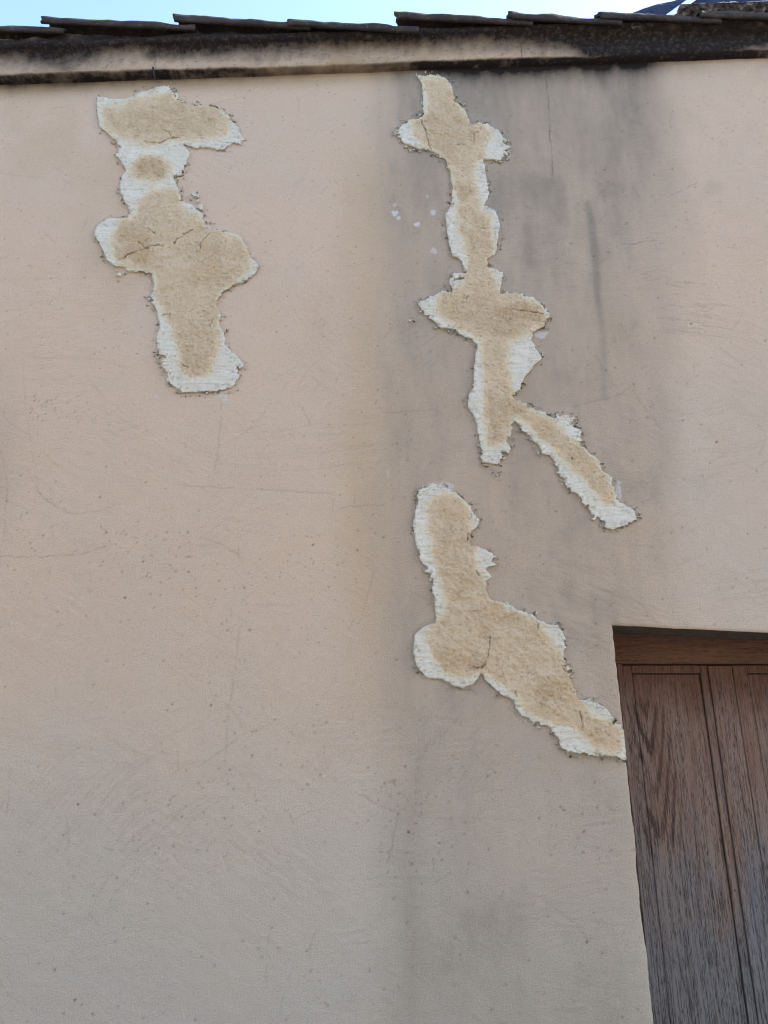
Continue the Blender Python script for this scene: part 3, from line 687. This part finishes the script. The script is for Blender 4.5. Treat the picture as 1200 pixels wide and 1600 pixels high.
def leaf(x0, x1, mirror=False):
    zt = zh0-.004; zb = .03
    s0 = xat(987, 1060, YD)-xat(972, 1060, YD) if not mirror else xat(1169, 1060, YD)-xat(1146, 1060, YD)
    s1 = .028 if not mirror else .05
    zp = zat(1000, 1052, YD)
    b = [boxv(x0, x0+s0, YD, YD+.035, zb, zt, bev=.0025), boxv(x1-s1, x1, YD, YD+.035, zb, zt, bev=.0025),
         boxv(x0+s0+.0005, x1-s1-.0005, YD, YD+.035, zp, zt, bev=.0025), boxv(x0+s0+.0005, x1-s1-.0005, YD, YD+.035, zb, zb+.12, bev=.0025)]
    lf = bm_obj('door_leaf', merge_bm(b), M['wood'], door)
    pn = bm_obj('door_panel', merge_bm([boxv(x0+s0+.003, x1-s1-.003, YD+.006, YD+.028, zb+.124, zp-.003, bev=.004)]), M['wood'], door)
xc0 = xat(1105, 1045, YD-.008)
leaf(xg1+.003, xc0+.004); leaf(xm+.003, XR-.045, True)
cs = bm_obj('cover_strip', merge_bm([boxv(xc0+.006, xm-.001, YD-.006, YD+.03, .03, zh0-.006, bev=.003)]), M['wood'], door)
bm_obj('door_handle', merge_bm([boxv(xm+.012, xm+.03, YD-.045, YD-.0005, .98, 1.0, bev=.004), boxv(xm+.012, xm+.11, YD-.058, YD-.0455, .982, .998, bev=.004)]), M['iron'], door)

# ------------------------------------------------------------------ things lying on the roof
# navy sheet heaped on the roof, with a white strap over it
yt0 = .05
def heap(name, u0, u1, vtop, y, dy, mat, seed, amp, sharp):
    n = 90; xs = np.linspace(float(ray(u0, 20, y)[0]), float(ray(u1, 20, y)[0]), n); ysv = np.linspace(y-dy*.5, y+dy*.5, 50)
    X, Y2 = np.meshgrid(xs, ysv)
    us = np.linspace(u0, u1, n); zt = ray(us, np.interp(us, *vtop), y)[1]
    base = zc(xs)+.24
    prf = np.sqrt(np.clip(1-((Y2-y)/(dy*.5))**2, 0, 1))
    Zh = base[None]+np.clip(zt-base, .01, 9)[None]*prf
    Zh = Zh + fbm(X, Y2, sharp, sharp, seed, 4)*amp*prf
    return mesh_obj(name, np.stack([X, Y2, Zh], -1).reshape(-1, 3), grid_faces(50, n), mat)
sheet = heap('tarpaulin', 972, 1420, ([972, 1000, 1030, 1060, 1100, 1150, 1200, 1300, 1420], [30, 21, 12, 4, -4, -10, -14, -12, 24]), .25, .26, M['tarp'], 131, .008, .12)
tag(sheet, 'navy blue tarpaulin mounded on the roof at the upper right, crossed by a white strap', 'tarpaulin')
me = sheet.data
bm = bmesh.new()
sv = []
for i in range(24):
    t = i/23; row = []
    for k in (-.5, .5):
        u = 1046+(1102-1046)*t + k*13; v = 26-40*t
        # find the sheet's outer surface along the ray by marching
        best = None
        for yy in np.linspace(.08, .5, 160):
            x, z = ray(u, v, yy)
            zt = float(ray(600+(float(x))*0, 0, .35)[1]) if False else None
            row_ok = sheet.closest_point_on_mesh(Vector((float(x), yy, float(z))))
            dd = (row_ok[1]-Vector((float(x), yy, float(z)))).length
            if best is None or dd < best[0]: best = (dd, row_ok[1].copy(), row_ok[2].copy())
            if dd < .004: break
        p = best[1] + best[2]*(.012 if best[2].z > -.2 else -.012)
        row.append(p)
    sv.append(row)
VV = []; FF = []
for a, b in sv:
    for k in range(5): VV.append(a.lerp(b, k/4))
for i in range(23):
    for k in range(4): FF.append((i*5+k, i*5+k+1, i*5+k+6, i*5+k+5))
st = mesh_obj('strap', np.array([tuple(v) for v in VV]), np.array(FF), M['strap'], sheet)
so = st.modifiers.new('thickness', 'SOLIDIFY'); so.thickness = .004
# ragged heap of broken mortar at the right end
n = 150
us = np.linspace(1062, 1330, n); vt = np.interp(us, [1062, 1075, 1092, 1110, 1122, 1135, 1150, 1165, 1185, 1200, 1240, 1330], [30, 22, 13, 17, 10, 7, 12, 15, 9, 8, 9, 26])
yr = -.06; xs = ray(us, vt, yr)[0]; zt = ray(us, vt, yr)[1]
ysv = np.linspace(yr-.035, yr+.055, 60); X = np.broadcast_to(xs[None], (60, n)).copy(); Y2 = np.broadcast_to(ysv[:, None], (60, n)).copy()
base = zc(xs)+.27; pr = np.sqrt(np.clip(1-(np.abs(Y2-yr-.01)/.045)**2, 0, 1))
Zh = base[None]+np.clip(zt-base, .01, 9)[None]*pr*(.9+.25*fbm(X, Y2, .05, .04, 141, 4)) + fbm(X, Y2, .02, .02, 145, 4)*.018*pr
rb = mesh_obj('rubble', np.stack([X, Y2, Zh], -1).reshape(-1, 3), grid_faces(60, n), M['rubble'], None)
tag(rb, 'ragged heap of grey broken mortar on the verge tiles at the far right', 'rubble')
# brick chimney beyond
yb = 1.6; bx0 = float(ray(1163, 0, yb)[0]); bt = float(ray(1163, -160, yb)[1])
zb0 = zc(bx0)+.2
ch = empty('chimney', (bx0+.35, yb+.3, zb0)); tag(ch, 'red brick chimney rising behind the roof edge at the far right corner', 'chimney')
def child(o, p): o.parent = p; o.matrix_parent_inverse = p.matrix_world.inverted()
bpy.context.view_layer.update()
s1 = bm_obj('shaft', merge_bm([boxv(bx0, bx0+.7, yb, yb+.6, zb0, bt, bev=.006)]), M['brick']); child(s1, ch)
s2 = bm_obj('chimney_cap', merge_bm([boxv(bx0-.05, bx0+.75, yb-.05, yb+.65, bt+.001, bt+.09, bev=.008)]), M['cream']); child(s2, ch)
s3 = bm_obj('corner_render', merge_bm([boxv(float(ray(1151, 0, yb)[0]), bx0-.0005, yb-.004, yb+.5, zb0, bt-.3, bev=.006)]), M['cream']); child(s3, ch)

# ------------------------------------------------------------------ street and the house across it
structure(mesh_obj('ground', [(-150, -150, -.12), (150, -150, -.12), (150, 150, -.12), (-150, 150, -.12)], [(0, 1, 2, 3)], M['ground'], smooth=False))
structure(bm_obj('pavement', merge_bm([boxv(-30, 30, -1.1, .02, -.116, 0, bev=.01)]), M['pave']))
structure(bm_obj('far_pavement', merge_bm([boxv(-30, 30, -6.6, -5.4, -.116, 0, bev=.01)]), M['pave']))
YO = -6.6; HH = 6.2
oh = empty('opposite_house', (0, YO-.2, 0)); tag(oh, 'ochre rendered house across the street, behind the viewer, with shuttered windows', 'house')
bpy.context.view_layer.update()
def inv(o): child(o, oh); return o
wins = [(-6.2, -5.2), (-2.9, -1.9), (.6, 1.6), (4.2, 5.2)]
bl = []
xe = [-9]+[q for w_ in wins for q in w_]+[9]
for a, b in zip(xe[::2], xe[1::2]): bl.append(boxv(a, b, YO-.3, YO, -.1, HH, bev=0))
for a, b in wins: bl += [boxv(a, b, YO-.3, YO, -.1, 1.0, bev=0), boxv(a, b, YO-.3, YO, 2.2, 3.9, bev=0), boxv(a, b, YO-.3, YO, 5.2, HH, bev=0)]
inv(bm_obj('wall', merge_bm(bl), M['facade']))
inv(bm_obj('roof', merge_bm([boxv(-9.3, 9.3, YO-5, YO+.35, HH+.001, HH+.14, bev=.02)]), M['tile']))
for a, b in wins:
    for z0, z1 in ((1.0, 2.2), (3.9, 5.2)):
        wn = inv(bm_obj('window', merge_bm([boxv(a+.02, b-.02, YO-.18, YO-.16, z0+.02, z1-.02, bev=0)]), M['glass']))
        for x0, x1 in ((a-.5, a-.02), (b+.02, b+.5)):
            inv(bm_obj('shutter', merge_bm([boxv(x0, x1, YO+.001, YO+.04, z0, z1, bev=.004)]), M['shutter']))
